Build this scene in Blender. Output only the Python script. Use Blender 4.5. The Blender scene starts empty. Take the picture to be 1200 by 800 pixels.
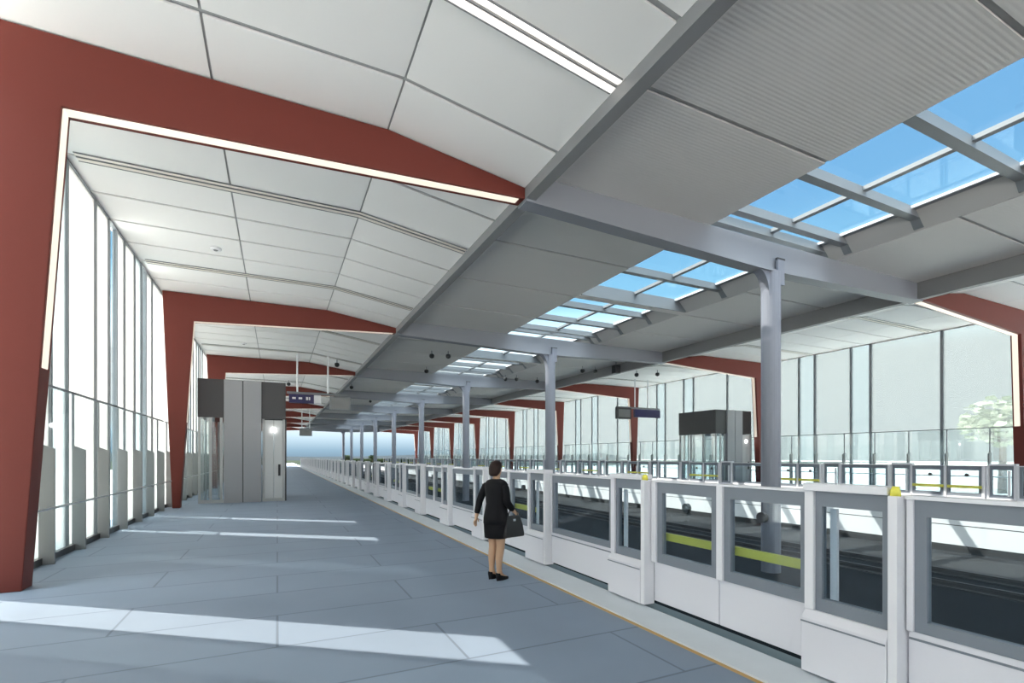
import bpy, bmesh, math, random
from mathutils import Vector, Matrix

random.seed(7)
SC = bpy.context.scene
COL = SC.collection
ORD = ('first second third fourth fifth sixth seventh eighth ninth tenth eleventh twelfth thirteenth '
       'fourteenth fifteenth sixteenth seventeenth eighteenth nineteenth twentieth').split()

# ------------------------------------------------------------------ layout
P = 11.5            # bay length
Y0 = 8.5            # first portal frame
NB = 9              # portals
YP = [Y0 + P * i for i in range(NB)]
C = 11.5            # axis of the station
XW = -3.6           # left glass wall
XG = 4.35           # left eaves beam
YS, YE = Y0 - 2 * P, YP[-1] + 0.32
def mx(x): return 2 * C - x
ZT = -1.25          # trackbed

# ------------------------------------------------------------------ materials
def lin(c):
    return tuple((v / 255 / 12.92 if v / 255 <= .04045 else ((v / 255 + .055) / 1.055) ** 2.4) for v in c)

def pmat(name, rgb, rough=.5, metal=0., emit=None, es=0., spec=.5, noise=0.0, nscale=3.0, bump=0.0):
    m = bpy.data.materials.new(name); m.use_nodes = True
    nt = m.node_tree; b = nt.nodes['Principled BSDF']
    b.inputs['Base Color'].default_value = (*rgb, 1)
    b.inputs['Roughness'].default_value = rough
    b.inputs['Metallic'].default_value = metal
    b.inputs['Specular IOR Level'].default_value = spec
    if emit:
        b.inputs['Emission Color'].default_value = (*emit, 1)
        b.inputs['Emission Strength'].default_value = es
    if noise > 0 or bump > 0:
        tc = nt.nodes.new('ShaderNodeTexCoord')
        n = nt.nodes.new('ShaderNodeTexNoise'); n.inputs['Scale'].default_value = nscale
        n.inputs['Detail'].default_value = 4
        nt.links.new(tc.outputs['Object'], n.inputs['Vector'])
        if noise > 0:
            mixn = nt.nodes.new('ShaderNodeMix'); mixn.data_type = 'RGBA'
            mixn.inputs[6].default_value = (*[v * (1 - noise) for v in rgb], 1)
            mixn.inputs[7].default_value = (*[min(1, v * (1 + noise)) for v in rgb], 1)
            nt.links.new(n.outputs['Fac'], mixn.inputs[0])
            nt.links.new(mixn.outputs[2], b.inputs['Base Color'])
        if bump > 0:
            bp = nt.nodes.new('ShaderNodeBump'); bp.inputs['Strength'].default_value = bump
            nt.links.new(n.outputs['Fac'], bp.inputs['Height'])
            nt.links.new(bp.outputs[0], b.inputs['Normal'])
    return m

def glass_mat(name, tint, gloss=.08, rough=.02):
    m = bpy.data.materials.new(name); m.use_nodes = True
    nt = m.node_tree; nt.nodes.clear()
    o = nt.nodes.new('ShaderNodeOutputMaterial')
    t = nt.nodes.new('ShaderNodeBsdfTransparent'); t.inputs[0].default_value = (*tint, 1)
    g = nt.nodes.new('ShaderNodeBsdfGlossy'); g.inputs['Roughness'].default_value = rough
    g.inputs['Color'].default_value = (.95, .98, 1, 1)
    mxs = nt.nodes.new('ShaderNodeMixShader'); mxs.inputs[0].default_value = gloss
    nt.links.new(t.outputs[0], mxs.inputs[1]); nt.links.new(g.outputs[0], mxs.inputs[2])
    nt.links.new(mxs.outputs[0], o.inputs[0])
    return m

def frost_mat(name, col, trans, refl=.25, tint=(.85, .95, .97)):
    """ceramic fritted glass: mostly scatters the light that falls on it, lets a share straight through"""
    m = bpy.data.materials.new(name); m.use_nodes = True
    nt = m.node_tree; nt.nodes.clear()
    o = nt.nodes.new('ShaderNodeOutputMaterial')
    tl = nt.nodes.new('ShaderNodeBsdfTranslucent'); tl.inputs[0].default_value = (*col, 1)
    df = nt.nodes.new('ShaderNodeBsdfDiffuse'); df.inputs[0].default_value = (*col, 1)
    tr = nt.nodes.new('ShaderNodeBsdfTransparent'); tr.inputs[0].default_value = (*tint, 1)
    a = nt.nodes.new('ShaderNodeMixShader'); a.inputs[0].default_value = refl
    b = nt.nodes.new('ShaderNodeMixShader'); b.inputs[0].default_value = trans
    nt.links.new(tl.outputs[0], a.inputs[1]); nt.links.new(df.outputs[0], a.inputs[2])
    nt.links.new(a.outputs[0], b.inputs[1]); nt.links.new(tr.outputs[0], b.inputs[2])
    nt.links.new(b.outputs[0], o.inputs[0])
    return m

def paver_mat(name, rgb, size=1.0, joint=.78):
    m = bpy.data.materials.new(name); m.use_nodes = True
    nt = m.node_tree; b = nt.nodes['Principled BSDF']
    tc = nt.nodes.new('ShaderNodeTexCoord')
    br = nt.nodes.new('ShaderNodeTexBrick')
    br.offset = .5; br.squash = 1
    br.inputs['Color1'].default_value = (*rgb, 1)
    br.inputs['Color2'].default_value = (*[v * .93 for v in rgb], 1)
    br.inputs['Mortar'].default_value = (*[v * joint for v in rgb], 1)
    br.inputs['Scale'].default_value = 1
    br.inputs['Mortar Size'].default_value = .014
    br.inputs['Mortar Smooth'].default_value = .3
    br.inputs['Brick Width'].default_value = size * 3
    br.inputs['Row Height'].default_value = size
    nt.links.new(tc.outputs['Object'], br.inputs['Vector'])
    n = nt.nodes.new('ShaderNodeTexNoise'); n.inputs['Scale'].default_value = 1.3; n.inputs['Detail'].default_value = 5
    nt.links.new(tc.outputs['Object'], n.inputs['Vector'])
    mp = nt.nodes.new('ShaderNodeMapRange')
    mp.inputs['To Min'].default_value = .93; mp.inputs['To Max'].default_value = 1.07
    nt.links.new(n.outputs['Fac'], mp.inputs['Value'])
    mu = nt.nodes.new('ShaderNodeVectorMath'); mu.operation = 'SCALE'
    nt.links.new(br.outputs['Color'], mu.inputs[0]); nt.links.new(mp.outputs[0], mu.inputs['Scale'])
    nt.links.new(mu.outputs[0], b.inputs['Base Color'])
    b.inputs['Roughness'].default_value = .55
    b.inputs['Specular IOR Level'].default_value = .3
    return m

def ribbed_mat(name, rgb):
    m = pmat(name, rgb, .6)
    nt = m.node_tree; b = nt.nodes['Principled BSDF']
    tc = nt.nodes.new('ShaderNodeTexCoord')
    w = nt.nodes.new('ShaderNodeTexWave'); w.wave_type = 'BANDS'; w.bands_direction = 'Y'
    w.inputs['Scale'].default_value = 4.5
    bp = nt.nodes.new('ShaderNodeBump'); bp.inputs['Strength'].default_value = .10; bp.inputs['Distance'].default_value = .02
    nt.links.new(tc.outputs['Object'], w.inputs['Vector'])
    nt.links.new(w.outputs['Fac'], bp.inputs['Height']); nt.links.new(bp.outputs[0], b.inputs['Normal'])
    return m

M = {}
M['floor'] = paver_mat('blue_grey_pavers', (.225, .280, .362), joint=.62)
M['kerb'] = pmat('kerb_stone', (.62, .67, .72), .6, noise=.06)
M['orange'] = pmat('orange_line', (.50, .30, .10), .5)
M['gap'] = pmat('dark_gap_strip', (.10, .15, .18), .4)  # dark strip along the gap under the screen panels
M['red'] = pmat('red_oxide_paint', (.145, .030, .022), .5, noise=.06, nscale=.7, spec=.25)
M['led'] = pmat('warm_led', (.5, .46, .40), .5, emit=(1, .88, .73), es=.135)
M['led_dim'] = pmat('dim_led', (.8, .72, .64), .5, emit=(1, .82, .66), es=.06)
M['tube'] = pmat('linear_tube', (.9, .88, .85), .5, emit=(1, .95, .88), es=.28)
M['tube_dim'] = pmat('linear_tube_off', (.82, .76, .68), .5)
M['ceil'] = pmat('white_ceiling_panel', (.89, .88, .865), .8, spec=.2)
M['seam'] = pmat('ceiling_seam', (.40, .40, .40), .8)
M['soffit'] = ribbed_mat('grey_ribbed_soffit', (.66, .645, .635))
M['eave'] = pmat('eaves_grey', (.22, .225, .235), .5)
M['beam'] = pmat('steel_grey_paint', (.22, .235, .27), .5)
M['column'] = pmat('column_grey_paint', (.19, .205, .25), .45)
M['curb'] = pmat('skylight_curb', (.50, .49, .48), .6)
M['bar'] = pmat('skylight_bar', (.20, .215, .23), .4)
M['mullion'] = pmat('mullion_grey', (.20, .215, .23), .4)
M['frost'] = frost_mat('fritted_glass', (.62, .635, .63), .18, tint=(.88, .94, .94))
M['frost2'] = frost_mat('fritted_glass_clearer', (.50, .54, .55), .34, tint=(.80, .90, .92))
M['clear'] = glass_mat('clear_wall_glass', (.93, .98, .99), .05)
M['frost_r'] = frost_mat('fritted_glass_shaded', (.30, .32, .32), .66, tint=(.82, .885, .89))  # right-wall copy: tone greyed for the shaded side, clearer to light the ceiling
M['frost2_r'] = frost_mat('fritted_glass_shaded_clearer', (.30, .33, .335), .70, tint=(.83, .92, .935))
M['guard'] = glass_mat('guard_glass', (.95, .98, .98), .07)
M['psdglass'] = glass_mat('door_glass', (.82, .87, .90), .03)
M['sky_glass'] = glass_mat('roof_glass', (.92, .98, 1.0), .04)
M['fin'] = pmat('fin_grey', (.24, .245, .245), .45)
M['steel'] = pmat('brushed_steel', (.62, .64, .66), .3, .7)
M['white'] = pmat('white_enamel', (.71, .71, .765), .35)
M['white2'] = pmat('white_post', (.76, .76, .80), .35)
M['grey'] = pmat('door_frame_grey', (.195, .22, .26), .45)
M['field'] = pmat('dark_grass_field', (.016, .026, .016), .95, noise=.4, nscale=.15, spec=.1)
M['yellow'] = pmat('yellow_bar', (.70, .66, .10), .4)
M['hedge'] = pmat('hedge_leaves', (.012, .020, .007), .9, noise=.5, nscale=5, spec=.1)
M['panel'] = pmat('lift_door_panel', (.55, .56, .56), .4)
M['amber'] = pmat('amber_lens', (.80, .74, .10), .25)
M['black'] = pmat('black_plastic', (.012, .013, .015), .4)
M['dark'] = pmat('dark_fascia', (.040, .040, .043), .35)
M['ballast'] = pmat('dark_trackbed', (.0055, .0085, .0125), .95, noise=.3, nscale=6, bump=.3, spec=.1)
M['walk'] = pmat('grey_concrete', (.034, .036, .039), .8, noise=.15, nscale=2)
M['edgew'] = pmat('platform_face_white', (.72, .72, .73), .6)
M['rail'] = pmat('rail_steel', (.05, .052, .056), .45, .5)
M['lift'] = pmat('lift_grey', (.30, .305, .32), .4, .05)
M['liftframe'] = pmat('lift_frame', (.42, .43, .43), .4, .1)
M['liftglass'] = glass_mat('lift_glass', (.90, .93, .93), .14)
M['lamp'] = pmat('lamp_glow', (1, 1, 1), .4, emit=(1, .98, .95), es=4)
M['blue'] = pmat('sign_blue', (.016, .012, .095), .4)
M['signwhite'] = pmat('sign_white', (.8, .8, .82), .4)
M['screen'] = pmat('screen_grey', (.22, .23, .23), .3)
M['ground'] = pmat('pale_ground', (.80, .78, .75), .9, noise=.06, nscale=.05)
M['hill'] = pmat('far_haze', (.018, .028, .035), .95, spec=.1)
M['leaf'] = pmat('hazed_leaf', (.40, .45, .33), .7, noise=.15, nscale=1)  # leaf colour paled to imitate haze and blur behind the glass
M['leaf_dark'] = pmat('dark_leaf', (.03, .05, .018), .8, noise=.3, nscale=2, spec=.1)
M['bark'] = pmat('tree_bark', (.10, .07, .05), .9)
M['suit'] = pmat('black_cloth', (.008, .008, .010), .8, spec=.2)
M['skin'] = pmat('skin', (.52, .32, .20), .5)
M['hair'] = pmat('dark_brown_hair', (.016, .005, .004), .5, spec=.3)
M['bag'] = pmat('black_leather', (.010, .010, .011), .45)

# ------------------------------------------------------------------ mesh helpers
class MB:
    def __init__(s): s.v = []; s.f = []
    def box(s, x0, x1, y0, y1, z0, z1):
        b = len(s.v)
        s.v += [(x0, y0, z0), (x1, y0, z0), (x1, y1, z0), (x0, y1, z0), (x0, y0, z1), (x1, y0, z1), (x1, y1, z1), (x0, y1, z1)]
        s.f += [tuple(b + i for i in q) for q in ((3, 2, 1, 0), (4, 5, 6, 7), (0, 1, 5, 4), (1, 2, 6, 5), (2, 3, 7, 6), (3, 0, 4, 7))]
        return s
    def prism_y(s, pts, y0, y1):
        """polygon in XZ (counter-clockwise seen from -Y) extruded along Y"""
        b = len(s.v); n = len(pts)
        s.v += [(x, y0, z) for x, z in pts] + [(x, y1, z) for x, z in pts]
        s.f.append(tuple(b + i for i in range(n)))
        s.f.append(tuple(b + n + i for i in reversed(range(n))))
        for i in range(n):
            j = (i + 1) % n
            s.f.append((b + j, b + i, b + n + i, b + n + j))
        return s
    def quadprism(s, pts, d):
        """a polygon (3-d points) given thickness by vector d"""
        b = len(s.v); n = len(pts)
        s.v += [tuple(p) for p in pts] + [tuple(Vector(p) + Vector(d)) for p in pts]
        s.f.append(tuple(b + i for i in range(n)))
        s.f.append(tuple(b + n + i for i in reversed(range(n))))
        for i in range(n):
            j = (i + 1) % n
            s.f.append((b + j, b + i, b + n + i, b + n + j))
        return s
    def tube(s, p0, p1, r0, r1=None, n=12):
        r1 = r0 if r1 is None else r1
        p0 = Vector(p0); p1 = Vector(p1); d = (p1 - p0).normalized()
        u = d.orthogonal().normalized(); w = d.cross(u); b = len(s.v)
        for p, r in ((p0, r0), (p1, r1)):
            for i in range(n):
                a = 2 * math.pi * i / n
                s.v.append(tuple(p + (u * math.cos(a) + w * math.sin(a)) * r))
        s.f.append(tuple(b + i for i in reversed(range(n)))); s.f.append(tuple(b + n + i for i in range(n)))
        for i in range(n):
            j = (i + 1) % n
            s.f.append((b + i, b + j, b + n + j, b + n + i))
        return s
    def loft(s, rings, cap=True):
        b = len(s.v); n = len(rings[0])
        for r in rings: s.v += [tuple(p) for p in r]
        for k in range(len(rings) - 1):
            for i in range(n):
                j = (i + 1) % n
                s.f.append((b + k * n + i, b + k * n + j, b + (k + 1) * n + j, b + (k + 1) * n + i))
        if cap:
            s.f.append(tuple(b + i for i in reversed(range(n))))
            s.f.append(tuple(b + (len(rings) - 1) * n + i for i in range(n)))
        return s
    def build(s, name, mat, parent=None, bevel=0., smooth=False, fix=True):
        me = bpy.data.meshes.new(name); me.from_pydata(s.v, [], s.f); me.update()
        if fix:
            bm = bmesh.new(); bm.from_mesh(me); bmesh.ops.recalc_face_normals(bm, faces=bm.faces); bm.to_mesh(me); bm.free()
        me.materials.append(mat)
        if smooth:
            for p in me.polygons: p.use_smooth = True
        o = bpy.data.objects.new(name, me); COL.objects.link(o)
        if parent: o.parent = parent
        if bevel > 0:
            md = o.modifiers.new('bevel', 'BEVEL'); md.width = bevel; md.segments = 2; md.limit_method = 'ANGLE'
        return o

def ell(cx, cy, z, rx, ry, n=16, rot=0):
    return [(cx + rx * math.cos(a) * math.cos(rot) - ry * math.sin(a) * math.sin(rot),
             cy + rx * math.cos(a) * math.sin(rot) + ry * math.sin(a) * math.cos(rot), z)
            for a in [2 * math.pi * i / n for i in range(n)]]

def tag(o, label, cat, group=None):
    o['label'] = label; o['category'] = cat
    if group: o['group'] = group
    return o
def thing(name, label, cat, loc=(0, 0, 0), rz=0, group=None):
    o = bpy.data.objects.new(name, None); COL.objects.link(o)
    o.empty_display_size = .2
    o.location = loc; o.rotation_euler = (0, 0, rz)
    return tag(o, label, cat, group)
def structure(o):
    o['kind'] = 'structure'; return o
def sroot(name, loc=(0, 0, 0), rz=0):
    o = bpy.data.objects.new(name, None); COL.objects.link(o)
    o.location = loc; o.rotation_euler = (0, 0, rz); o['kind'] = 'structure'
    return o
def dup(root, loc, rz=None, label=None, name=None, group=None):
    r = root.copy(); COL.objects.link(r); r.location = loc
    if name: r.name = name
    if rz is not None: r.rotation_euler = (0, 0, rz)
    if label: r['label'] = label
    if group: r['group'] = group
    for ch in list(root.children):
        c = ch.copy(); COL.objects.link(c); c.parent = r
        for g in list(ch.children):
            d = g.copy(); COL.objects.link(d); d.parent = c
    return r

# ------------------------------------------------------------------ floors, track, ground
XK = 3.40           # kerb inner edge
XF = 4.05           # platform edge
structure(MB().box(-4.2, XK - .05, YS - 4, 150, -.12, 0).build('floor', M['floor']))
structure(MB().box(mx(XK - .05), mx(-4.2), YS - 4, 150, -.12, 0).build('floor_right', M['floor']))
structure(MB().box(XK - .05, XK, YS - 4, 150, -.12, .001).build('trim_1', M['orange']))
structure(MB().box(XK, 3.86, YS - 4, 150, -.12, .02).build('trim_2', M['kerb']))
structure(MB().box(3.86, XF, YS - 4, 150, -.12, .012).build('trim_3', M['gap']))
structure(MB().box(mx(XK), mx(XK - .05), YS - 4, 150, -.12, .001).build('trim_4', M['orange']))
structure(MB().box(mx(3.86), mx(XK), YS - 4, 150, -.12, .02).build('trim_5', M['kerb']))
structure(MB().box(mx(XF), mx(3.86), YS - 4, 150, -.12, .012).build('trim_6', M['gap']))
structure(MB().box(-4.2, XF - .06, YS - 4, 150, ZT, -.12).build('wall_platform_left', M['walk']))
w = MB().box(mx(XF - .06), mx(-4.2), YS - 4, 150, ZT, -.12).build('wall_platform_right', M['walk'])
structure(w)
MB().box(mx(XF - .06) - .05, mx(XF - .06), YS - 4, 150, -.36, -.16).build('upper_band', M['edgew'], w)
MB().box(mx(XF - .06) - .04, mx(XF - .06), YS - 4, 150, -.98, -.39).build('lower_band', M['edgew'], w)
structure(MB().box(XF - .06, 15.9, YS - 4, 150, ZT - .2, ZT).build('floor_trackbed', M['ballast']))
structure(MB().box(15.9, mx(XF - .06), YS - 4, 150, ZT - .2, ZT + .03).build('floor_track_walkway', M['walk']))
structure(MB().box(-420, 420, -300, 700, -1.75, -1.5).build('ground', M['ground']))

structure(MB().box(-300, 330, 151, 690, -1.52, -1.46).build('field', M['field']))

rail_side = {0: 'left running rail of the track beside the left platform', 1: 'right running rail of the track beside the left platform',
             2: 'left running rail of the track beside the right platform', 3: 'right running rail of the track beside the right platform'}
for k, x in enumerate((6.2, 7.64, 13.9, 15.34)):
    o = MB().prism_y([(-.07, 0), (.07, 0), (.07, .02), (.012, .04), (.012, .12), (.035, .13), (.035, .165), (-.035, .165), (-.035, .13), (-.012, .12), (-.012, .04), (-.07, .02)],
                     YS - 4, 150).build('track_rail', M['rail'])
    o.location = (x, 0, ZT); tag(o, 'steel ' + rail_side[k], 'rail')

# ------------------------------------------------------------------ portal frames
def make_portal(led='led'):
    r = thing('portal_frame', '', 'portal frame')
    pts = [(-3.5, 7.36), (-3.22, 0), (-3.0, 0), (-2.6, 6.43), (XG, 6.77), (XG, 6.98), (1.71, 7.36)]
    T = .32
    fr = MB()
    L = lambda p: (p[0], p[1])
    fr.prism_y(pts, 0, T).build('steel_frame', M['red'], r, bevel=.012)
    # recessed light line on the inner reveal
    a = (-2.6 - .4 * (6.43 - 2.93) / 6.43, 2.93); b = (-2.6, 6.43); e = (XG - .12, 6.77 - .34 * .12 / 6.95)
    s = MB(); t = .012; y0, y1 = .05, .215
    s.quadprism([(a[0], y0, a[1]), (a[0], y1, a[1]), (b[0], y1, b[1]), (b[0], y0, b[1])], (t, 0, 0))
    s.build('led_column_strip', M[led], r)
    s = MB()
    s.quadprism([(b[0], y0, b[1]), (b[0], y1, b[1]), (e[0], y1, e[1]), (e[0], y0, e[1])], (0, 0, -t))
    s.build('led_beam_strip', M[led], r)
    return r
portal = make_portal()
portal_dim = make_portal('led_dim')
for i in range(NB):
    lab = '%s red tapered portal frame with light strip over the left platform, counted from the camera' % ORD[i]
    if i == 0:
        lab = 'huge red portal frame with bright light strip on the left, closest to the camera'
        portal.location = (0, YP[0], 0); portal['label'] = lab; portal['group'] = 'red portal frames over the left platform'
    elif i == 1:
        portal_dim.location = (0, YP[1], 0); portal_dim['label'] = lab; portal_dim['group'] = 'red portal frames over the left platform'
    else:
        dup(portal_dim, (0, YP[i], 0), 0, lab, group='red portal frames over the left platform')
for i in range(NB):
    dup(portal if i == 0 else portal_dim, (2 * C, YP[i] + .32, 0), math.pi,
        '%s red tapered portal frame over the right platform, counted from the camera' % ORD[i], group='red portal frames over the right platform')

# ------------------------------------------------------------------ cross beams and columns between the tracks
def make_beam():
    r = thing('cross_beam', '', 'beam', group='grey cross beams under the middle roof')
    x0, x1 = XG + .02, mx(XG) - .02
    pts = [(x0, 7.3), (x0, 6.77), (C - .6, 6.58), (C + .6, 6.58), (x1, 6.77), (x1, 7.3)]
    MB().prism_y(pts, .05, .27).build('web', M['beam'], r)
    fl = MB(); z = [(x0, 6.77), (C - .6, 6.58), (C + .6, 6.58), (x1, 6.77)]
    for a, b in zip(z[:-1], z[1:]):
        fl.quadprism([(a[0], -.02, a[1]), (b[0], -.02, b[1]), (b[0], .34, b[1]), (a[0], .34, a[1])], (0, 0, -.045))
    fl.build('flange', M['beam'], r)
    return r
def make_column():
    r = thing('steel_column', '', 'column', group='grey columns between the tracks')
    MB().tube((0, 0, ZT), (0, 0, 6.545), .235, .235, 24).build('shaft', M['column'], r, smooth=False)
    arc = [(-.10, 6.54)] + [(-.215 - .40 * (1 - math.sin(a)), 6.54 - .62 * (1 - math.cos(a))) for a in [math.pi / 2 * k / 8 for k in range(9)]] + [(-.10, 5.92)]
    MB().prism_y(arc, -.12, .12).build('bracket', M['column'], r)
    MB().box(-.02, .235, -.22, -.16, 6.2, 6.84).build('cap_plate', M['column'], r)
    MB().box(-.04, .25, -.225, -.155, 6.84, 6.88).build('cap_lid', M['dark'], r)
    return r
beam = make_beam(); column = make_column()
XC = 11.65
for i in range(NB):
    lb = '%s grey steel cross beam under the middle roof, counted from the camera' % ORD[i]
    lc = '%s round grey steel column between the tracks, counted from the camera' % ORD[i]
    if i == 0:
        beam.location = (0, YP[0], 0); beam['label'] = lb
        column.location = (XC, YP[0] + .16, 0); column['label'] = lc
    else:
        dup(beam, (0, YP[i], 0), 0, lb); dup(column, (XC, YP[i] + .16, 0), 0, lc)

# ------------------------------------------------------------------ ceilings
def ceil_z(x):
    return 7.38 if x <= 1.71 else 7.38 + (x - 1.71) / (XG - 1.71) * (6.99 - 7.38)
G = .018; GY = .045
def side_ceiling(mirror, name):
    mb = MB(); bk = MB()
    xs = [-3.75, -.88, 1.72, XG]
    f = (lambda x: mx(x)) if mirror else (lambda x: x)
    for i in range(-2, NB - 1):
        ys = [.16, 1.5, 3.3, 4.75, 6.1, 7.45, 8.75, 10.3, P + .16]
        if i == -1: ys[6] = 8.62
        for a, b in zip(ys[:-1], ys[1:]):
            for x0, x1 in zip(xs[:-1], xs[1:]):
                ya, yb = YP[0] + i * P + a + GY, YP[0] + i * P + b - GY
                xa, xb = x0 + G, x1 - G * (0 if x1 == XG else 1)
                pts = [(f(xa), ya, ceil_z(xa)), (f(xb), ya, ceil_z(xb)), (f(xb), yb, ceil_z(xb)), (f(xa), yb, ceil_z(xa))]
                mb.quadprism(pts, (0, 0, .03))
    for x0, x1 in zip(xs[:-1], xs[1:]):
        bk.quadprism([(f(x0), YS, ceil_z(x0) + .035), (f(x1), YS, ceil_z(x1) + .035), (f(x1), YE, ceil_z(x1) + .035), (f(x0), YE, ceil_z(x0) + .035)], (0, 0, .15))
    o = structure(mb.build(name, M['ceil']))
    bk.build('backing', M['seam'], o)
    return o
side_ceiling(False, 'ceiling_left'); side_ceiling(True, 'ceiling_right')

# eaves beams
structure(MB().prism_y([(XG, 6.77), (XG + .22, 6.77), (XG + .22, 7.5), (XG, 7.5)], YS, YE).build('trim_7', M['eave']))
structure(MB().prism_y([(mx(XG) - .22, 6.77), (mx(XG), 6.77), (mx(XG), 7.5), (mx(XG) - .22, 7.5)], YS, YE).build('trim_8', M['eave']))

# middle soffit with the skylight openings, one over each cross beam
SX0, SX1 = 9.38, 14.25
SA, SB = -5.48, 5.72
NS = NB - 1
def middle():
    mb = MB(); bk = MB(); q = P / 4
    for i in range(-2, NB - 1):
        y = YP[0] + i * P
        for k in range(4):
            for x0, x1 in ((XG + .22, SX0), (SX1, mx(XG) - .22)):
                mb.box(x0 + G, x1 - G, y + .16 + k * q + GY, y + .16 + (k + 1) * q - GY, 7.3, 7.33)
        bk.box(XG + .22, SX0, y, y + P, 7.335, 7.46); bk.box(SX1, mx(XG) - .22, y, y + P, 7.335, 7.46)
    edges = [YS] + [YP[i] + v for i in range(NS) for v in (SA, SB)] + [YE]
    for a, b in zip(edges[0::2], edges[1::2]):
        mb.box(SX0, SX1, a, b, 7.3, 7.45)
    o = structure(mb.build('ceiling_middle', M['soffit']))
    bk.build('backing', M['seam'], o)
middle()

def make_skylight():
    """a rooflight box: curb walls, bars and panes. origin at the near left corner of the opening"""
    W = SX1 - SX0; L = SB - SA
    r = thing('skylight', '', 'skylight', group='skylights in the middle roof')
    zt = 7.70; t = .06
    cb = MB()
    cb.box(.006, t, .006, L - .006, 7.47, zt + .04)
    cb.box(t, W - t, .006, t, 7.47, zt + .04); cb.box(t, W - t, L - t, L - .006, 7.31, zt + .04)
    cb.build('curb', M['bar'], r)
    # splayed lining on the right, white strip painted as the sunlit gutter edge, and gutter above it
    MB().prism_y([(W - .004, 7.31), (W - .004, 7.37), (W - .36, 7.72), (W - .40, 7.68)], t, L - t).build('lining', M['curb'], r)
    MB().box(W - .56, W - .39, t, L - t, zt - .02, zt + .03).build('gutter', M['bar'], r)
    MB().box(W - .62, W - .565, t, L - t, zt - .03, zt + .03).build('sunlit_strip', M['white2'], r)
    xm = 11.75 - SX0
    ys = [-SA + v for v in (-3.85, -1.95, -.3, .3, 1.95, 3.85)]
    for y in ys:
        MB().prism_y([(t, 7.53), (W - .24, 7.53), (W - .08, 7.34), (W - .01, 7.34), (W - .36, 7.74), (t, 7.74)], y - .10, y + .10).build('cross_bar', M['bar'], r)
    cuts = [t - .1] + ys + [L - t + .1]
    for a, b in zip(cuts[:-1], cuts[1:]):
        MB().box(xm - .07, xm + .07, a + .1, b - .1, zt - .06, zt + .03).build('mid_bar', M['bar'], r)
        for xa, xb in ((t, xm - .06), (xm + .06, W - .60)):
            MB().box(xa, xb, a + .09, b - .09, zt + .03, zt + .045).build('pane', M['sky_glass'], r)
    return r
sky = make_skylight()
for i in range(NS):
    lab = '%s glazed skylight in the middle roof, counted from the camera' % ORD[i]
    loc = (SX0, YP[i] + SA, 0)
    if i == 0: sky.location = loc; sky['label'] = lab
    else: dup(sky, loc, 0, lab)

# ------------------------------------------------------------------ linear lights, detectors
def make_linear(mat):
    r = thing('ceiling_light', '', 'light')
    for dy in (-.085, .085):
        s = MB(); pr = [(-3.4, 7.372), (1.71, 7.372), (XG - .03, ceil_z(XG) - .006)]
        for a, b in zip(pr[:-1], pr[1:]):
            s.quadprism([(a[0], dy - .045, a[1]), (b[0], dy - .045, b[1]), (b[0], dy + .045, b[1]), (a[0], dy + .045, a[1])], (0, 0, -.012))
        s.build('tube', mat, r)
    h = MB()
    for a, b in zip(pr[:-1], pr[1:]):
        for dy in (-.145, 0, .145):
            h.quadprism([(a[0], dy - .010, a[1]), (b[0], dy - .010, b[1]), (b[0], dy + .010, b[1]), (a[0], dy + .010, a[1])], (0, 0, -.018))
    h.build('housing', M['eave'], r)
    return r
lit = make_linear(M['tube']); off = make_linear(M['tube_dim'])
lit.location = (0, YP[0] - P + 8.62, 0)
lit['label'] = 'bright twin tube light across the white ceiling, in front of the first red portal frame'
first = True
for i in range(0, NB - 1):
    for j, yy in enumerate((3.3, 8.75)):
        lab = '%s unlit twin tube light across the left ceiling, counted from the first red portal' % ORD[2 * i + j]
        if first:
            off.location = (0, YP[i] + yy, 0); off['label'] = lab; off['group'] = 'unlit ceiling lights'; first = False
        else: dup(off, (0, YP[i] + yy, 0), 0, lab)
        dup(off, (2 * C, YP[i] + yy, 0), math.pi, '%s unlit twin tube light across the right ceiling, counted from the first red portal' % ORD[2 * i + j])

def make_detector():
    r = thing('smoke_detector', '', 'smoke detector', group='smoke detectors on the left ceiling')
    MB().loft([ell(0, 0, 7.378, .14, .14), ell(0, 0, 7.34, .14, .14), ell(0, 0, 7.32, .09, .09)]).build('body', M['signwhite'], r, smooth=True)
    MB().loft([ell(0, 0, 7.32, .06, .06), ell(0, 0, 7.305, .04, .04)]).build('sensor', M['screen'], r)
    return r
det = make_detector()
det.location = (-1.5, 15.4, 0); det['label'] = 'round white smoke detector on the ceiling between first and second red portals'
dup(det, (-1.5, 27.7, 0), 0, 'round white smoke detector on the ceiling beyond the second red portal')

# ------------------------------------------------------------------ glass walls
def make_window(name, cuts, kinds, mw=.03):
    """one bay of the glass wall: local x = 0 is the glass plane, y from 0 (portal) to P"""
    r = sroot(name)
    H = 7.36
    for y in cuts[1:-1]:
        MB().box(-.05, .05, y - mw, y + mw, -.0, H).build('mullion', M['mullion'], r)
    for a, b, k in zip(cuts[:-1], cuts[1:], kinds):
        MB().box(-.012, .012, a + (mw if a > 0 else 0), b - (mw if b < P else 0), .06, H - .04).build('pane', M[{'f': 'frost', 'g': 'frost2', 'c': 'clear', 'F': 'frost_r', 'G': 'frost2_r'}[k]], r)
    MB().box(-.05, .05, 0, P, 0, .06).build('sill', M['mullion'], r)
    MB().box(-.05, .05, 0, P, H - .04, H).build('head_rail', M['mullion'], r)
    return r
cl = [0, 2.7, 3.45, 5.05, 6.0, 6.6, 7.3, 8.3, 9.05, 9.6, 10.4, P]
cl0 = [0, 2.7, 3.45, 5.05, 6.0, 6.6, 7.3, 8.3, 9.05, 9.9, 10.72, P]
wa = make_window('window_1', cl0, 'fgfffgfffgc'); wa.location = (XW, YP[0] - P, 0)
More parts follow.
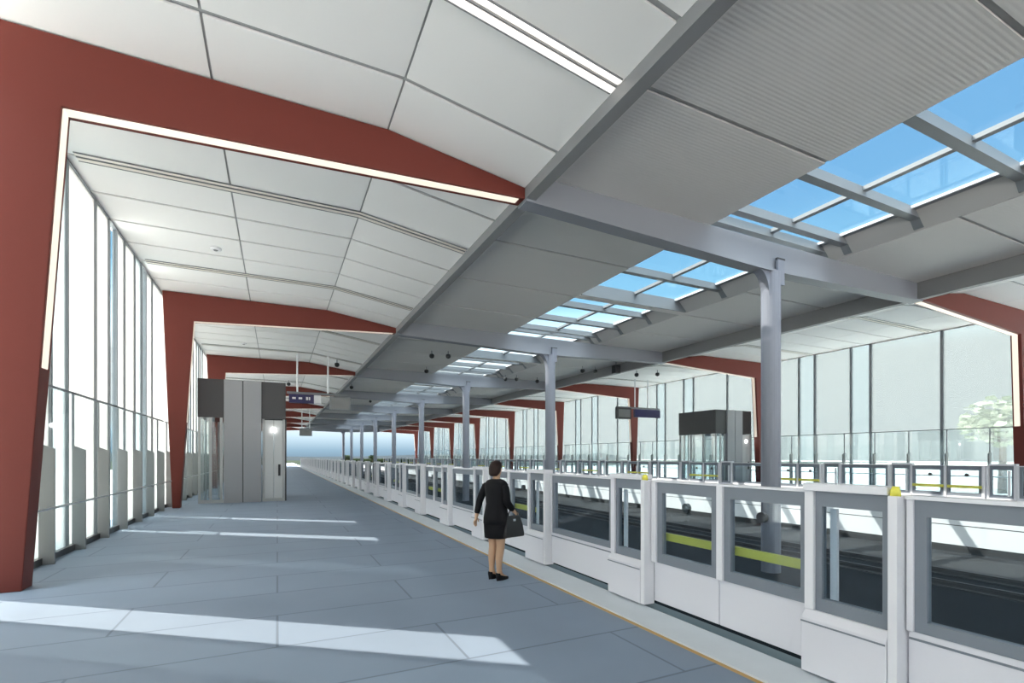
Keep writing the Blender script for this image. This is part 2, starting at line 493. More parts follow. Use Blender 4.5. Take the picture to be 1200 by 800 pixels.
wb = make_window('window_2', cl, 'fgffcffgcff'); wb.location = (XW, YP[0], 0)
wc = make_window('window_3', cl, 'fgffgffgfgf'); wc.location = (XW, YP[1], 0)
for i in range(2, NB - 1): dup(wc, (XW, YP[i], 0), 0, name='window_%d' % (i + 2))
dup(wc, (XW, YP[0] - 2 * P, 0), 0, name='window_18')
# right side: narrow clearer panes between wide fritted ones (placed from the far end, so mirrored by half a turn)
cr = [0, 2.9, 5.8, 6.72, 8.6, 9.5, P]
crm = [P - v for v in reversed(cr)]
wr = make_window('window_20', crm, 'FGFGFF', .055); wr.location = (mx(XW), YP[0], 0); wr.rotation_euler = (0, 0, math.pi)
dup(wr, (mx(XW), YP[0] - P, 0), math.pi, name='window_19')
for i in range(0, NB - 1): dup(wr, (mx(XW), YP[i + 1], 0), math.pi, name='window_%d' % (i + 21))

# ------------------------------------------------------------------ glass balustrades
def make_balustrade():
    r = thing('glass_balustrade', '', 'balustrade')
    n = 8; st = P / n
    ys = [.50 + st * k for k in range(n)]
    for y in ys:
        f = MB().quadprism([(.12, y, 0), (.32, y, 0), (.32, y, 1.88), (.12, y, 1.97)], (0, .045, 0))
        o = f.build('fin', M['fin'], r)
        MB().box(.12, .155, y - .012, y + .018, 1.9, 2.93).build('slim_post', M['mullion'], o)
    for k, y in enumerate(ys):
        y1 = ys[k + 1] - .03 if k < n - 1 else P - .07
        MB().box(.13, .142, y + .05, y1, .12, 2.93).build('glass_panel', M['guard'], r)
    MB().box(.115, .16, .34, P - .06, 2.925, 2.96).build('top_rail', M['mullion'], r)
    MB().tube((.36, .34, .93), (.36, P - .06, .93), .02, n=10).build('handrail', M['steel'], r)
    MB().box(.10, .17, .34, P - .06, 0, .11).build('base_rail', M['dark'], r)
    return r
bal = make_balustrade()
for i in range(NB - 1):
    pos = 'between %s and %s red frames' % (ORD[i], ORD[i + 1])
    lab = 'glass balustrade with grey fins along the left wall ' + pos
    if i == 0:
        bal.location = (XW, YP[0], 0); bal['label'] = lab; bal['group'] = 'glass balustrades'
    else: dup(bal, (XW, YP[i], 0), 0, lab)
    dup(bal, (mx(XW), YP[i + 1] + .3, 0), math.pi, 'glass balustrade with grey fins along the right wall ' + pos)

# ------------------------------------------------------------------ platform screen doors
BV = .006
def psd_frame(r, L, x0, x1, z0, z1, st, top, bot, glass=True):
    f = MB()
    f.box(x0, x1, 0, st, z0, z1); f.box(x0, x1, L - st, L, z0, z1)
    f.box(x0, x1, st, L - st, z1 - top, z1); f.box(x0, x1, st, L - st, z0, z0 + bot)
    f.build('frame', M['grey'], r)
    if glass:
        xm = (x0 + x1) / 2
        MB().box(xm - .006, xm + .006, st, L - st, z0 + bot, z1 - top).build('glass', M['psdglass'], r)

def make_pocket(beacon):
    L = .68
    r = thing('door_pocket', '', 'screen door unit')
    b = MB().prism_y([(-.06, .045), (.16, .045), (.16, .53), (-.01, .53), (-.06, .47)], .066, L - .002)
    b.build('base_panel', M['white'], r, bevel=BV)
    MB().box(-.066, -.05, .072, L - .002, .435, .447).build('groove', M['grey'], r)
    MB().box(-.055, .10, 0.0015, .062, .045, 1.48).build('post', M['white2'], r, bevel=BV)
    MB().box(-.02, .10, L - .075, L - .002, .53, 1.48).build('post', M['white2'], r, bevel=BV)
    MB().box(-.04, .13, .07, L - .002, 1.48, 1.54).build('header', M['white2'], r, bevel=BV)
    f = MB(); x0, x1 = .01, .07
    f.box(x0, x1, .075, .125, .53, 1.48); f.box(x0, x1, L - .125, L - .075, .53, 1.48)
    f.box(x0, x1, .125, L - .125, 1.36, 1.48); f.box(x0, x1, .125, L - .125, .53, .63)
    f.build('frame', M['grey'], r)
    MB().box(.034, .046, .125, L - .125, .63, 1.36).build('glass', M['psdglass'], r)
    MB().box(.075, .105, L - .20, L - .15, .60, 1.34).build('jamb', M['white2'], r)
    if beacon:
        bc = MB().loft([ell(-.01, .034, 1.475, .034, .032), ell(-.01, .034, 1.515, .032, .030), ell(-.01, .034, 1.545, .018, .018)]).build('beacon', M['amber'], r, smooth=True)
        bc['label'] = 'yellow warning beacon'
    return r
def make_door():
    L = 1.625
    r = thing('sliding_screen_door', '', 'screen door')
    MB().box(.06, .13, .005, L - .005, .085, .56).build('base_panel', M['white'], r, bevel=BV)
    MB().box(.055, .065, .01, L - .01, .50, .515).build('groove', M['grey'], r)
    MB().box(.03, .12, .005, .045, .56, 1.46).build('edge_post', M['white2'], r, bevel=BV)
    MB().box(.03, .12, L - .045, L - .005, .56, 1.46).build('edge_post', M['white2'], r, bevel=BV)
    MB().box(.02, .15, .0, L, 1.46, 1.485).build('top_trim', M['white2'], r)
    f = MB()
    f.box(.05, .11, .045, .115, .56, 1.46); f.box(.05, .11, L - .115, L - .045, .56, 1.46)
    f.box(.05, .11, .115, L - .115, 1.345, 1.46); f.box(.05, .11, .115, L - .115, .56, .64)
    f.build('frame', M['grey'], r)
    MB().box(.074, .086, .115, L - .115, .64, 1.345).build('glass', M['psdglass'], r)
    return r
def make_fixed():
    L = .93
    r = thing('fixed_screen_panel', '', 'screen panel')
    MB().box(.09, .15, .004, L - .004, .085, .54).build('base_panel', M['white'], r, bevel=BV)
    MB().box(.04, .15, L - .075, L - .004, .54, 1.46).build('post', M['white2'], r, bevel=BV)
    MB().box(.05, .16, .0, L, 1.46, 1.48).build('top_trim', M['white2'], r)
    f = MB(); x0, x1 = .07, .13; a, b = .004, L - .075
    f.box(x0, x1, a, a + .075, .54, 1.46); f.box(x0, x1, b - .075, b, .54, 1.46)
    f.box(x0, x1, a + .075, b - .075, 1.34, 1.46); f.box(x0, x1, a + .075, b - .075, .54, .645)
    f.build('frame', M['grey'], r)
    MB().box(.094, .106, a + .075, b - .075, .645, 1.34).build('glass', M['psdglass'], r)
    o = MB().box(.16, .20, .03, L - .06, .79, .875).build('push_bar', M['yellow'], r, bevel=BV)
    o['label'] = 'yellow push bar'
    o = MB().tube((.16, .52, 1.19), (.20, .52, 1.19), .05, n=14).build('release_box', M['dark'], r)
    return r
pk_b, pk, dr, fx = make_pocket(True), make_pocket(False), make_door(), make_fixed()
XD = 3.86; MOD = 4.87
cnt = {}
used = set()
def place_unit(proto, key, y, side, what):
    """side 0: left platform, faces -x; side 1: right platform, half a turn"""
    k = (what, side); cnt[k] = cnt.get(k, 0) + 1; n = cnt[k]
    edge = 'left platform edge' if side == 0 else 'far right platform edge'
    L = {'pocket': .68, 'door': 1.625, 'panel': .93}[what]
    nm = {'pocket': 'narrow white door pocket', 'door': 'wide glass sliding door',
          'panel': 'fixed glass panel with yellow bar'}[what]
    lim = {'pocket': 10, 'door': 5, 'panel': 10}[what]
    if n <= lim:
        lab = '%s %s on the %s, from the camera' % (ORD[n - 1], nm, edge)
        grp = nm + 's on the ' + edge
    else:
        lab = 'small distant ' + nm.replace('narrow ', '').replace('wide ', '').replace(' with yellow bar', '') + ' at the far end of the ' + edge
        grp = 'distant ' + nm + 's on the ' + edge
    loc = (XD, y, 0) if side == 0 else (mx(XD), y + L, 0)
    rz = 0 if side == 0 else math.pi
    if key not in used:
        used.add(key); o = proto; o.location = loc; o.rotation_euler = (0, 0, rz); o['label'] = lab; o['group'] = grp
    else:
        dup(proto, loc, rz, lab, group=grp)
for side, y00 in ((0, 1.88), (1, 6.75 - .34 - MOD)):
    for m in range(-1, 20):
        y = y00 + m * MOD
        if m >= 0:
            place_unit(pk_b if (side == 0 and m == 0) else pk, 'pb' if (side == 0 and m == 0) else 'pk', y, side, 'pocket')
            place_unit(fx, 'fx', y + .69, side, 'panel')
            place_unit(fx, 'fx', y + .69 + .93, side, 'panel')
            place_unit(pk_b if (side == 0 and m == 0) else pk, 'pb' if (side == 0 and m == 0) else 'pk', y + 2.555, side, 'pocket')
        place_unit(dr, 'dr', y + 3.24, side, 'door')

# ------------------------------------------------------------------ lifts
def make_lift(H, label):
    """origin at the middle of the front face; front looks to -y"""
    W, D = 2.98, 2.9
    r = thing('lift_tower', label, 'lift')
    h = W / 2; zb = H * .69
    # central pillar of two cladding sheets
    for a, b in ((-.63, -.015), (.015, .63)):
        MB().box(a + 0, b + 0, -.10, .14, 0, H).build('pillar_cladding', M['lift'], r, bevel=.01)
    MB().box(-.615, .615, -.06, .10, 0, H - .01).build('pillar_core', M['dark'], r)
    # dark band round the head
    bd = MB(); bd.box(-h, -.63, 0, .08, zb, H); bd.box(.63, h, 0, .08, zb, H)
    bd.box(-h, -h + .08, .08, D, zb, H); bd.box(h - .08, h, .08, D, zb, H); bd.box(-h + .08, h - .08, D - .08, D, zb, H)
    bd.build('head_band', M['dark'], r)
    MB().box(-h + .08, h - .08, .08, D - .08, H - .10, H - .02).build('roof_plate', M['lift'], r)
    # glazing frame
    for x in (-h + .06, -h + .42, -h + .76, .70, h - .06):
        for y in (.04, D - .06):
            MB().box(x - .04, x + .04, y - .035, y + .035, 0, zb).build('frame_post', M['liftframe'], r)
    for x in (-h + .05, h - .05):
        for y in (.97, 1.93):
            MB().box(x - .035, x + .035, y - .04, y + .04, 0, zb).build('frame_post', M['liftframe'], r)
    for a, b in ((-h + .10, -.63), (.74, h - .10)):
        if a < 0: MB().box(a, b, .03, .05, .12, zb).build('front_glass', M['liftglass'], r)
        MB().box(a, b, .0, .08, 0, .12).build('kick_plate', M['liftframe'], r)
    for x in (-h + .05, h - .05):
        MB().box(x - .01, x + .01, .08, D - .10, .12, zb).build('side_glass', M['liftglass'], r)
    MB().box(-h + .1, h - .1, D - .07, D - .05, .12, zb).build('rear_glass', M['liftglass'], r)
    MB().box(h - .03, h + .03, .0, .06, 0, zb).build('corner_strip', M['dark'], r)
    # call panel and lamp on the right
    MB().box(.745, 1.06, .02, .06, .12, zb - .04).build('door_leaf', M['panel'], r, bevel=.008)
    MB().box(1.07, h - .11, .02, .06, .12, zb - .04).build('door_leaf', M['panel'], r, bevel=.008)
    MB().tube((1.06, -.03, zb - .42), (1.06, .02, zb - .42), .075, n=18).build('lamp', M['lamp'], r)
    MB().box(1.22, 1.30, -.02, .02, 1.0, 1.45).build('call_panel', M['black'], r)
    return r
make_lift(4.68, 'grey lift tower with dark top band on the left platform').location = (-1.19, 21.5, 0)
make_lift(4.50, 'grey lift tower with dark top band on the right platform').location = (24.45, 20.6, 0)

# ------------------------------------------------------------------ hanging signs
def make_sign(label, loc, blue, z, x0, x1, zc):
    r = thing('hanging_sign', label, 'sign', loc)
    w = x1 - x0
    for px in ((.16, .64) if blue else (.42, .72)):
        MB().tube((x0 + w * px, 0, z), (x0 + w * px, 0, zc), .045, n=10).build('hanger_pole', M['steel'], r)
    MB().box(x0, x1, -.05, .05, z - .06, z + .05).build('cross_arm', M['mullion'], r)
    if blue:
        p = MB().box(x0 + .10, x0 + 1.28, -.09, .09, z - .52, z - .08).build('sign_panel', M['blue'], r, bevel=.01)
        p['label'] = 'dark blue sign panel with small white marks'
        g = MB()
        for a, b, c, d in ((.90, 1.0, -.36, -.20), (1.03, 1.10, -.36, -.20), (.55, .72, -.33, -.23), (.25, .42, -.33, -.23)):
            g.box(x0 + a, x0 + b, -.096, -.088, z + c, z + d)
        g.build('white_marks', M['signwhite'], p)
        MB().box(x0 + 1.28, x0 + 1.62, -.09, .09, z - .52, z - .08).build('white_end_panel', M['signwhite'], r, bevel=.01)
        s = MB().box(x0 + 2.05, x1 + .02, -.12, .12, z - .82, z - .10).build('display_screen', M['mullion'], r, bevel=.01)
        MB().box(x0 + 2.13, x1 - .06, -.125, -.11, z - .74, z - .18).build('screen_glass', M['screen'], s)
    else:
        s = MB().box(x0, x0 + 1.15, -.12, .12, z - .78, z - .02).build('display_screen', M['dark'], r, bevel=.01)
        MB().box(x0 + .10, x0 + 1.05, -.13, -.11, z - .66, z - .14).build('screen_glass', M['screen'], s)
        p = MB().box(x0 + 1.5, x1, -.09, .09, z - .62, z - .08).build('sign_panel', M['blue'], r, bevel=.01)
        p['label'] = 'dark blue sign panel'
    return r
make_sign('blue and white hanging sign with grey screen over the left platform, beyond the lift', (0, 27.4, 0), True, 5.02, .43, 3.5, 7.0)
make_sign('dark hanging sign and display screen over the right platform, left of the lift', (0, 26.4, 0), False, 5.05, 20.3, 24.0, 7.0)

# ------------------------------------------------------------------ small fittings under the middle roof
def make_cctv():
    r = thing('ceiling_security_camera', '', 'camera', group='security cameras under the middle roof')
    MB().tube((0, 0, 0), (0, 0, -.22), .025, n=8).build('bracket', M['mullion'], r)
    MB().loft([ell(0, 0, -.18, .11, .11), ell(0, 0, -.27, .14, .14), ell(0, 0, -.36, .11, .11), ell(0, 0, -.40, .04, .04)]).build('dome', M['black'], r, smooth=True)
    return r
cam0 = make_cctv(); first = True
CCTV = [((7.3, 25.0), 'left of two dark dome cameras under the middle roof past the second beam'),
        ((8.1, 24.7), 'right of two dark dome cameras under the middle roof past the second beam'),
        ((8.3, 29.6), 'dark dome camera under the middle roof, just short of the third beam'),
        ((14.0, 30.3), 'left dark dome camera of the pair right of the skylights, by the third beam'),
        ((14.7, 30.0), 'right dark dome camera of the pair right of the skylights, by the third beam'),
        ((16.4, 30.2), 'dark dome camera alone near the right eaves, by the third beam'),
        ((16.9, 25.3), 'left dark dome camera of two in front of the hanging box speaker'),
        ((17.7, 25.1), 'right dark dome camera of two in front of the hanging box speaker'),
        ((5.1, 39.0), 'dark dome camera under the middle roof near the left eaves, past the third beam'),
        ((8.0, 48.0), 'dark dome camera under the middle roof, past the fourth beam'),
        ((10.5, 59.0), 'dark dome camera under the middle roof, past the fifth beam')]
for (x, y), lab in CCTV:
    z = 7.3 if not (SX0 < x < SX1) else 7.3
    if first: cam0.location = (x, y, z); cam0['label'] = lab; first = False
    else: dup(cam0, (x, y, z), 0, lab)
dup(cam0, (.75, 39.7, 7.37), 0, 'dark dome camera under the left ceiling, above the blue hanging sign', group='security cameras under the left ceiling')
dup(cam0, (3.0, 28.9, 7.15), 0, 'dark dome camera under the left ceiling, above the grey screen of the hanging sign', group='security cameras under the left ceiling')
dup(cam0, (20.5, 24.6, 7.2), 0, 'left dark dome camera under the right ceiling above the hanging display', group='security cameras under the right ceiling')
dup(cam0, (22.2, 24.6, 7.36), 0, 'right dark dome camera under the right ceiling above the hanging display', group='security cameras under the right ceiling')
r = thing('hanging_loudspeaker', 'dark box loudspeaker hanging under the right eaves of the middle roof', 'loudspeaker', (17.9, 23.3, 0))
MB().tube((0, 0, 7.3), (0, 0, 7.1), .03, n=8).build('bracket', M['mullion'], r)
b = MB().box(-.2, .2, -.16, .16, 6.62, 7.1).build('cabinet', M['black'], r, bevel=.02)
MB().box(-.16, .16, -.17, -.158, 6.67, 7.05).build('grille', M['dark'], b)

# ------------------------------------------------------------------ woman
def skin_mesh(name, verts, edges, radii, mat, parent, sub=1, root=0):
    me = bpy.data.meshes.new(name); me.from_pydata(verts, edges, []); me.update()
    me.materials.append(mat)
    o = bpy.data.objects.new(name, me); COL.objects.link(o)
    if parent: o.parent = parent
    md = o.modifiers.new('skin', 'SKIN'); md.use_smooth_shade = True; md.branch_smoothing = .4
    for i, rr in enumerate(radii):
        sv = me.skin_vertices[0].data[i]
        sv.radius = rr if isinstance(rr, tuple) else (rr, rr)
        sv.use_root = (i == root)
    sd = o.modifiers.new('sub', 'SUBSURF'); sd.levels = sub; sd.render_levels = sub + 1
    return o

def make_woman(loc, rz):
    """faces +x in local space; left side is +y"""
    r = thing('person', 'woman in black jacket and skirt standing by the screen doors with a bag', 'person', loc, rz)
    V = []; E_ = []; R = []
    def add(p, rad, par=None):
        V.append(p); R.append(rad); i = len(V) - 1
        if par is not None: E_.append((par, i))
        return i
    pel = add((0, 0, .92), (.13, .10))
    sp = add((.005, 0, 1.10), (.115, .085), pel); ch = add((0, 0, 1.28), (.135, .095), sp)
    nb = add((-.005, 0, 1.41), (.06, .06), ch); nk = add((.005, 0, 1.47), .048, nb)
    jaw = add((.025, 0, 1.525), (.058, .062), nk); hd = add((.015, 0, 1.59), (.076, .088), jaw); tp = add((.005, 0, 1.655), (.058, .066), hd)
    for s in (1, -1):
        hp = add((0, .085 * s, .86), .095, pel)
        kn = add((.015, .072 * s, .47), .062, hp)
        cf = add((-.015, .07 * s, .33), .058, kn)
        an = add((-.02, .07 * s, .10), .034, cf)
        he = add((-.03, .07 * s, .075), .034, an)
        ba = add((.09, .075 * s, .03), .030, an); add((.145, .075 * s, .022), .022, ba)
        sh = add((-.005, .165 * s, 1.355), .048, ch)
        if s == 1:      # left arm hangs, swung a little back
            pts = [(-.07, .255, 1.12, .042), (-.11, .285, .90, .030)]
        else:           # right arm bent, bag over the forearm
            pts = [(-.03, -.225, 1.11, .042), (.14, -.21, .98, .030)]
        a = sh
        for p in pts: a = add(p[:3], p[3], a)
        d = (Vector(pts[1][:3]) - Vector(pts[0][:3])).normalized()
        w0 = Vector(pts[1][:3]); pm = w0 + d * .055
        palm = add(tuple(pm), (.030, .016), a)
        side = Vector((1, 0, 0)) if s == 1 else Vector((0, 0, 1))
        side = (side - d * side.dot(d)).normalized(); inw = Vector((0, -s, 0))
        for k, (off, ln) in enumerate(((.026, .060), (.009, .070), (-.008, .066), (-.024, .052))):
            k1 = add(tuple(pm + side * off + d * .035), .0095, palm)
            k2 = add(tuple(pm + side * off * 1.05 + d * (.035 + ln * .55) + inw * .008), .0085, k1)
            add(tuple(pm + side * off * 1.05 + d * (.035 + ln) + inw * .026), .0075, k2)
        t1 = add(tuple(pm + side * .034 - d * .012 + inw * .012), .0105, palm)
        add(tuple(pm + side * .050 + d * .035 + inw * .022), .0085, t1)
    body = skin_mesh('body', V, E_, R, M['skin'], r, 1, 0)
    # face: nose, lips, eyes, ears
    f = MB(); f.loft([ell(.095, 0, 1.560, .012, .014, 8), ell(.100, 0, 1.566, .014, .012, 8), ell(.090, 0, 1.605, .006, .006, 8)]); f.build('nose', M['skin'], r, smooth=True)
    for s in (1, -1):
        MB().loft([ell(.006, .082 * s, 1.555, .008, .006, 8), ell(.0, .090 * s, 1.58, .018, .008, 8), ell(-.004, .088 * s, 1.607, .012, .006, 8)]).build('ear', M['skin'], r, smooth=True)
        MB().loft([ell(.083, .03 * s, 1.592, .006, .012, 8), ell(.088, .03 * s, 1.598, .008, .014, 8), ell(.083, .03 * s, 1.604, .006, .012, 8)]).build('eye', M['black'], r, smooth=True)
    MB().loft([ell(.080, 0, 1.534, .008, .022, 8), ell(.088, 0, 1.540, .008, .024, 8), ell(.082, 0, 1.546, .006, .018, 8)]).build('lips', pmat('lip', (.35, .10, .08), .5), r, smooth=True)
    # hair: cap with a low gathered nape
    hr = MB(); prof = [(1.475, -.055, .040, .055), (1.50, -.050, .060, .078), (1.54, -.032, .078, .092), (1.59, -.020, .090, .100), (1.63, -.008, .092, .098), (1.665, .0, .078, .082), (1.69, 0, .045, .05), (1.70, 0, .012, .012)]
    hr.loft([ell(x, 0, z, a, b, 18) for z, x, a, b in prof]); hr.build('hair', M['hair'], r, smooth=True)
    # jacket
    n = 20
    def ring(z, rx, ry, cx=0): return ell(cx, 0, z, rx, ry, n)
    jk = MB()
    jk.loft([ring(.80, .150, .205, -.004), ring(.88, .150, .205), ring(.97, .138, .188), ring(1.08, .122, .165), ring(1.18, .128, .172), ring(1.28, .136, .186), ring(1.36, .118, .205), ring(1.41, .088, .160), ring(1.435, .060, .075)])
    jk.build('jacket_body', M['suit'], r, smooth=True)
    for s, pts in ((1, [(-.005, .15, 1.365, .078), (-.035, .225, 1.24, .060), (-.07, .258, 1.12, .053), (-.108, .286, .915, .044)]),
                   (-1, [(-.005, -.15, 1.365, .078), (-.02, -.205, 1.24, .062), (-.03, -.230, 1.11, .058), (.125, -.215, .99, .046)])):
        skin_mesh('sleeve', [p[:3] for p in pts], [(0, 1), (1, 2), (2, 3)], [p[3] for p in pts], M['suit'], r, 1, 0)
    MB().loft([ring(.60, .150, .178), ring(.70, .152, .192), ring(.82, .150, .203), ring(.93, .125, .175)]).build('skirt', M['suit'], r, smooth=True)
    # court shoes with heels
    for s in (1, -1):
        sh = MB()
        y = .075 * s
        sh.loft([ell(-.045, y, .105, .030, .034, 12), ell(-.04, y, .075, .036, .037, 12), ell(.0, y, .055, .075, .040, 12), ell(.055, y, .028, .115, .044, 12), ell(.06, y, .0, .115, .042, 12)])
        so = sh.build('shoe', M['suit'], r, smooth=True)
        MB().loft([ell(-.06, y, .0, .010, .010, 8), ell(-.055, y, .07, .022, .024, 8)]).build('heel', M['suit'], so)
    return r
woman = make_woman((2.82, 6.42, 0), math.radians(24))
r = thing('handbag', 'black leather handbag hanging from the arm of the woman', 'bag', (3.02, 6.285, 0), math.radians(14))
bg = MB()
def bring(z, w, d): return [(-w, -d, z), (w, -d, z), (w * 1.04, 0, z), (w, d, z), (-w, d, z), (-w * 1.04, 0, z)]
bg.loft([bring(.615, .165, .050), bring(.64, .172, .056), bring(.78, .150, .045), bring(.90, .115, .022), bring(.915, .105, .012)])
bg.build('bag_body', M['bag'], r, bevel=.008)
V = []; 
for k in range(11):
    a = math.pi * k / 10
    V.append((-.085 * math.cos(a), 0, .895 + .125 * math.sin(a)))
skin_mesh('handle', V, [(i, i + 1) for i in range(10)], [.009] * 11, M['bag'], r, 1, 0)
MB().box(-.02, .02, -.04, -.02, .84, .87).build('clasp', M['steel'], r)

# ------------------------------------------------------------------ outside
def hill(x0, x1, y, h, seed, name):
    rnd = random.Random(seed); n = 60; top = []
    for i in range(n + 1):
        x = x0 + (x1 - x0) * i / n
        t = i / n
        top.append((x, h * (.55 + .25 * math.sin(5 * t + seed) + .12 * math.sin(17 * t + seed) + .05 * rnd.random())))
    mb = MB(); b = 0
    for i in range(n + 1):
        x, z = top[i]
        mb.v += [(x, y - 60, -1.5), (x, y, z), (x, y + 90, -1.5)]
    for i in range(n):
        for k in range(2):
            mb.f.append((i * 3 + k, (i + 1) * 3 + k, (i + 1) * 3 + k + 1, i * 3 + k + 1))
    return structure(mb.build(name, M['hill'], smooth=True))
hill(-330, 380, 520, 8.5, 2, 'horizon_haze')  # ridge added to stand in for the bluish haze along the horizon

def make_tree(h, seed, leaf='leaf'):
    rnd = random.Random(seed)
    r = thing('tree', '', 'tree')
    t = MB(); t.tube((0, 0, -1.5), (.1, 0, h * .45), .22, .14, 10)
    for k in range(5):
        a = k * 1.3; t.tube((.1, 0, h * .38 + k * .2), (.1 + math.cos(a) * h * .22, math.sin(a) * h * .22, h * .62 + k * .15), .08, .03, 7)
    t.build('trunk', M['bark'], r)
    bm = bmesh.new()
    for k in range(520):
        a = rnd.random() * 6.283; u = rnd.random() ** .4; e = math.acos(rnd.uniform(-1, 1))
        c = Vector((math.cos(a) * math.sin(e) * h * .33 * u, math.sin(a) * math.sin(e) * h * .33 * u, h * .68 + math.cos(e) * h * .32 * u))
        s = rnd.uniform(.16, .34)
        q = Matrix.Rotation(rnd.random() * 6.28, 3, 'Z') @ Matrix.Rotation(rnd.random() * 3.1, 3, 'X')
        vs = [bm.verts.new(c + q @ Vector(p) * s) for p in ((-1, -.5, 0), (0, -.75, .2), (1, -.3, 0), (.7, .6, -.2), (-.6, .7, .1))]
        bm.faces.new(vs)
    me = bpy.data.meshes.new('crown'); bm.to_mesh(me); bm.free(); me.materials.append(M[leaf])
    o = bpy.data.objects.new('crown', me); COL.objects.link(o); o.parent = r
    return r
tr = make_tree(6.2, 3); tr.location = (58, 20.5, 0); tr.scale = (1.5, 1.5, 1.15); tr['label'] = 'pale green tree seen blurred through the right glass wall, near the right red frame'
TREES = [(21, 172, 'left of two green trees at the far end of the tracks'), (29, 170, 'right of two green trees at the far end of the tracks'),
         (-1.0, 168, 'dark tree beyond the far end of the left platform, by the lift')]
dark = make_tree(6.2, 8, 'leaf_dark')
for k, (x, y, lab) in enumerate(TREES):
    o = dark if k == 0 else dup(dark, (x, y, 0), x, lab)
    o.location = (x, y, 0); o['label'] = lab; o.scale = (.7, .7, .38)

def make_hedge(w, h, seed):
    rnd = random.Random(seed); mb = MB(); nx, ny = int(w / .35), 8
    bm = bmesh.new()
    g = [[bm.verts.new((w * i / nx, 1.6 * math.cos(math.pi * k / (ny - 1)) * -.5 + rnd.uniform(-.08, .08), h * math.sin(math.pi * k / (ny - 1)) ** .5 + rnd.uniform(-.12, .12) * (0 < k < ny - 1))) for k in range(ny)] for i in range(nx + 1)]
    for i in range(nx):
        for k in range(ny - 1): bm.faces.new((g[i][k], g[i + 1][k], g[i + 1][k + 1], g[i][k + 1]))
    bm.faces.new(g[0]); bm.faces.new(list(reversed(g[-1])))
    me = bpy.data.meshes.new('hedge'); bm.to_mesh(me); bm.free(); me.materials.append(M['hedge'])
    o = bpy.data.objects.new('hedge', me); COL.objects.link(o); return o
for x, y, wd, h, lab in ((-4.0, 118, 4.0, 1.5, 'dark clipped hedge across the far end of the left platform'),
                         (20.0, 178, 44, 2.6, 'long green hedge beyond the far end of the right platform')):
    o = make_hedge(wd, h, 5); o.location = (x, y, 0 if y < 150 else -1.5); tag(o, lab, 'hedge')

r = thing('hanging_display', 'small grey hanging display above the left platform, far beyond the blue sign', 'display', (2.9, 60, 0))
for x in (-.4, .4): MB().tube((x, 0, 4.95), (x, 0, 7.15), .04, n=8).build('hanger_pole', M['steel'], r)
b = MB().box(-.65, .65, -.12, .12, 4.1, 4.95).build('display_screen', M['mullion'], r)
MB().box(-.55, .55, -.13, -.115, 4.2, 4.85).build('screen_glass', M['screen'], b)

# ------------------------------------------------------------------ light
w = bpy.data.worlds.new('World'); SC.world = w; w.use_nodes = True
nt = w.node_tree; nt.nodes.clear()
out = nt.nodes.new('ShaderNodeOutputWorld'); bg = nt.nodes.new('ShaderNodeBackground')
tc = nt.nodes.new('ShaderNodeTexCoord'); sx = nt.nodes.new('ShaderNodeSeparateXYZ')
nt.links.new(tc.outputs['Generated'], sx.inputs[0])
mr = nt.nodes.new('ShaderNodeMapRange'); mr.inputs['From Min'].default_value = -.1; mr.inputs['From Max'].default_value = 1.0
nt.links.new(sx.outputs['Z'], mr.inputs['Value'])
rp = nt.nodes.new('ShaderNodeValToRGB'); cr_ = rp.color_ramp
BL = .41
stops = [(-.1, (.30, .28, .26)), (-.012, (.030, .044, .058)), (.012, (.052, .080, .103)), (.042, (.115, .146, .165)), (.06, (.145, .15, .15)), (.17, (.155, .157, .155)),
         (.20, (.26, .29, .30)), (.25, (.17, .23, .27)), (.30, (.054, .112, .156)), (.42, (.038, .083, .134)), (.62, (.034, .074, .128)), (.70, (1.5, 1.48, 1.45)), (1.0, (1.7, 1.66, 1.6))]  # zenith above the view brightened only to light the interior
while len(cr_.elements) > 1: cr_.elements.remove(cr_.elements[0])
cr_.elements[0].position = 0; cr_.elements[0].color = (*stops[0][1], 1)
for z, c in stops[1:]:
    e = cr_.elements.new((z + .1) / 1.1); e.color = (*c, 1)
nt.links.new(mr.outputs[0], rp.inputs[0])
my = nt.nodes.new('ShaderNodeMapRange'); my.interpolation_type = 'SMOOTHSTEP'
my.inputs['From Min'].default_value = .88; my.inputs['From Max'].default_value = .96
nt.links.new(sx.outputs['Y'], my.inputs['Value'])
mz = nt.nodes.new('ShaderNodeMapRange'); mz.interpolation_type = 'SMOOTHSTEP'
mz.inputs['From Min'].default_value = .07; mz.inputs['From Max'].default_value = .05
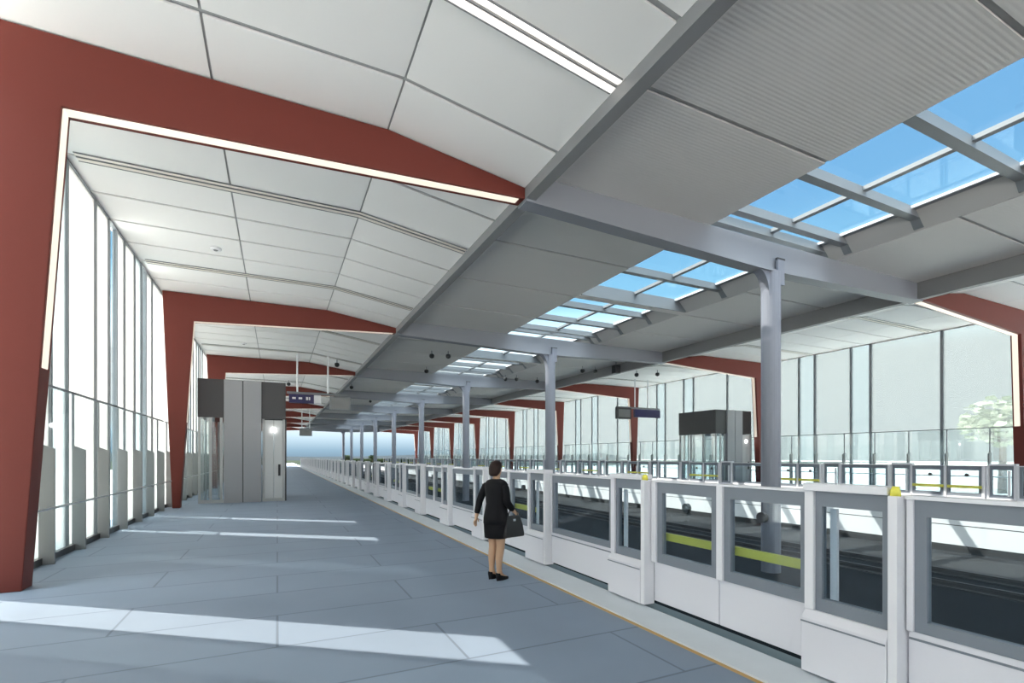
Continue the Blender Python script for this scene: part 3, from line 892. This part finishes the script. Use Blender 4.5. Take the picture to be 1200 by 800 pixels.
mz.inputs['To Min'].default_value = 0; mz.inputs['To Max'].default_value = 1
nt.links.new(sx.outputs['Z'], mz.inputs['Value'])
inv = nt.nodes.new('ShaderNodeMath'); inv.operation = 'SUBTRACT'; inv.inputs[0].default_value = 1
nt.links.new(my.outputs[0], inv.inputs[1])
fac = nt.nodes.new('ShaderNodeMath'); fac.operation = 'MULTIPLY'
nt.links.new(inv.outputs[0], fac.inputs[0]); nt.links.new(mz.outputs[0], fac.inputs[1])
hz = nt.nodes.new('ShaderNodeMix'); hz.data_type = 'RGBA'
hz.inputs[7].default_value = (.145, .15, .15, 1)
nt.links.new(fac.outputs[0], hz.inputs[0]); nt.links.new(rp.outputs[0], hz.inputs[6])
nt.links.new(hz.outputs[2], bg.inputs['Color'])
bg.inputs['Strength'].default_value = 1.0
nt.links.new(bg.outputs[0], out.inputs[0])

sd = bpy.data.lights.new('sun', 'SUN'); sd.energy = 1.5; sd.angle = math.radians(.35); sd.color = (1, .84, .71)
so = bpy.data.objects.new('sun', sd); COL.objects.link(so)
el = math.radians(46.3); hd = Vector((.80, -.60, 0))
d = Vector((hd.x * math.cos(el), hd.y * math.cos(el), -math.sin(el)))
so.rotation_euler = d.to_track_quat('-Z', 'Y').to_euler(); so.location = (-30, 40, 40)

# ------------------------------------------------------------------ camera
F = 575.
th = math.atan(275 / F)
cd = bpy.data.cameras.new('camera'); co = bpy.data.objects.new('camera', cd); COL.objects.link(co)
cd.sensor_width = 36; cd.sensor_fit = 'HORIZONTAL'; cd.lens = F / 1200 * 36
cd.shift_y = 135 / 1200
cd.clip_start = .05; cd.clip_end = 2000
co.location = (0, 0, 1.75); co.rotation_euler = (math.pi / 2, 0, -th)
SC.camera = co
SC.view_settings.view_transform = 'Standard'; SC.view_settings.look = 'None'
SC.view_settings.exposure = 2.72; SC.view_settings.gamma = 1; SC.view_settings.use_curve_mapping = False
SC.cycles.max_bounces = 10; SC.cycles.diffuse_bounces = 6; SC.cycles.transparent_max_bounces = 40
SC.cycles.sample_clamp_indirect = 8
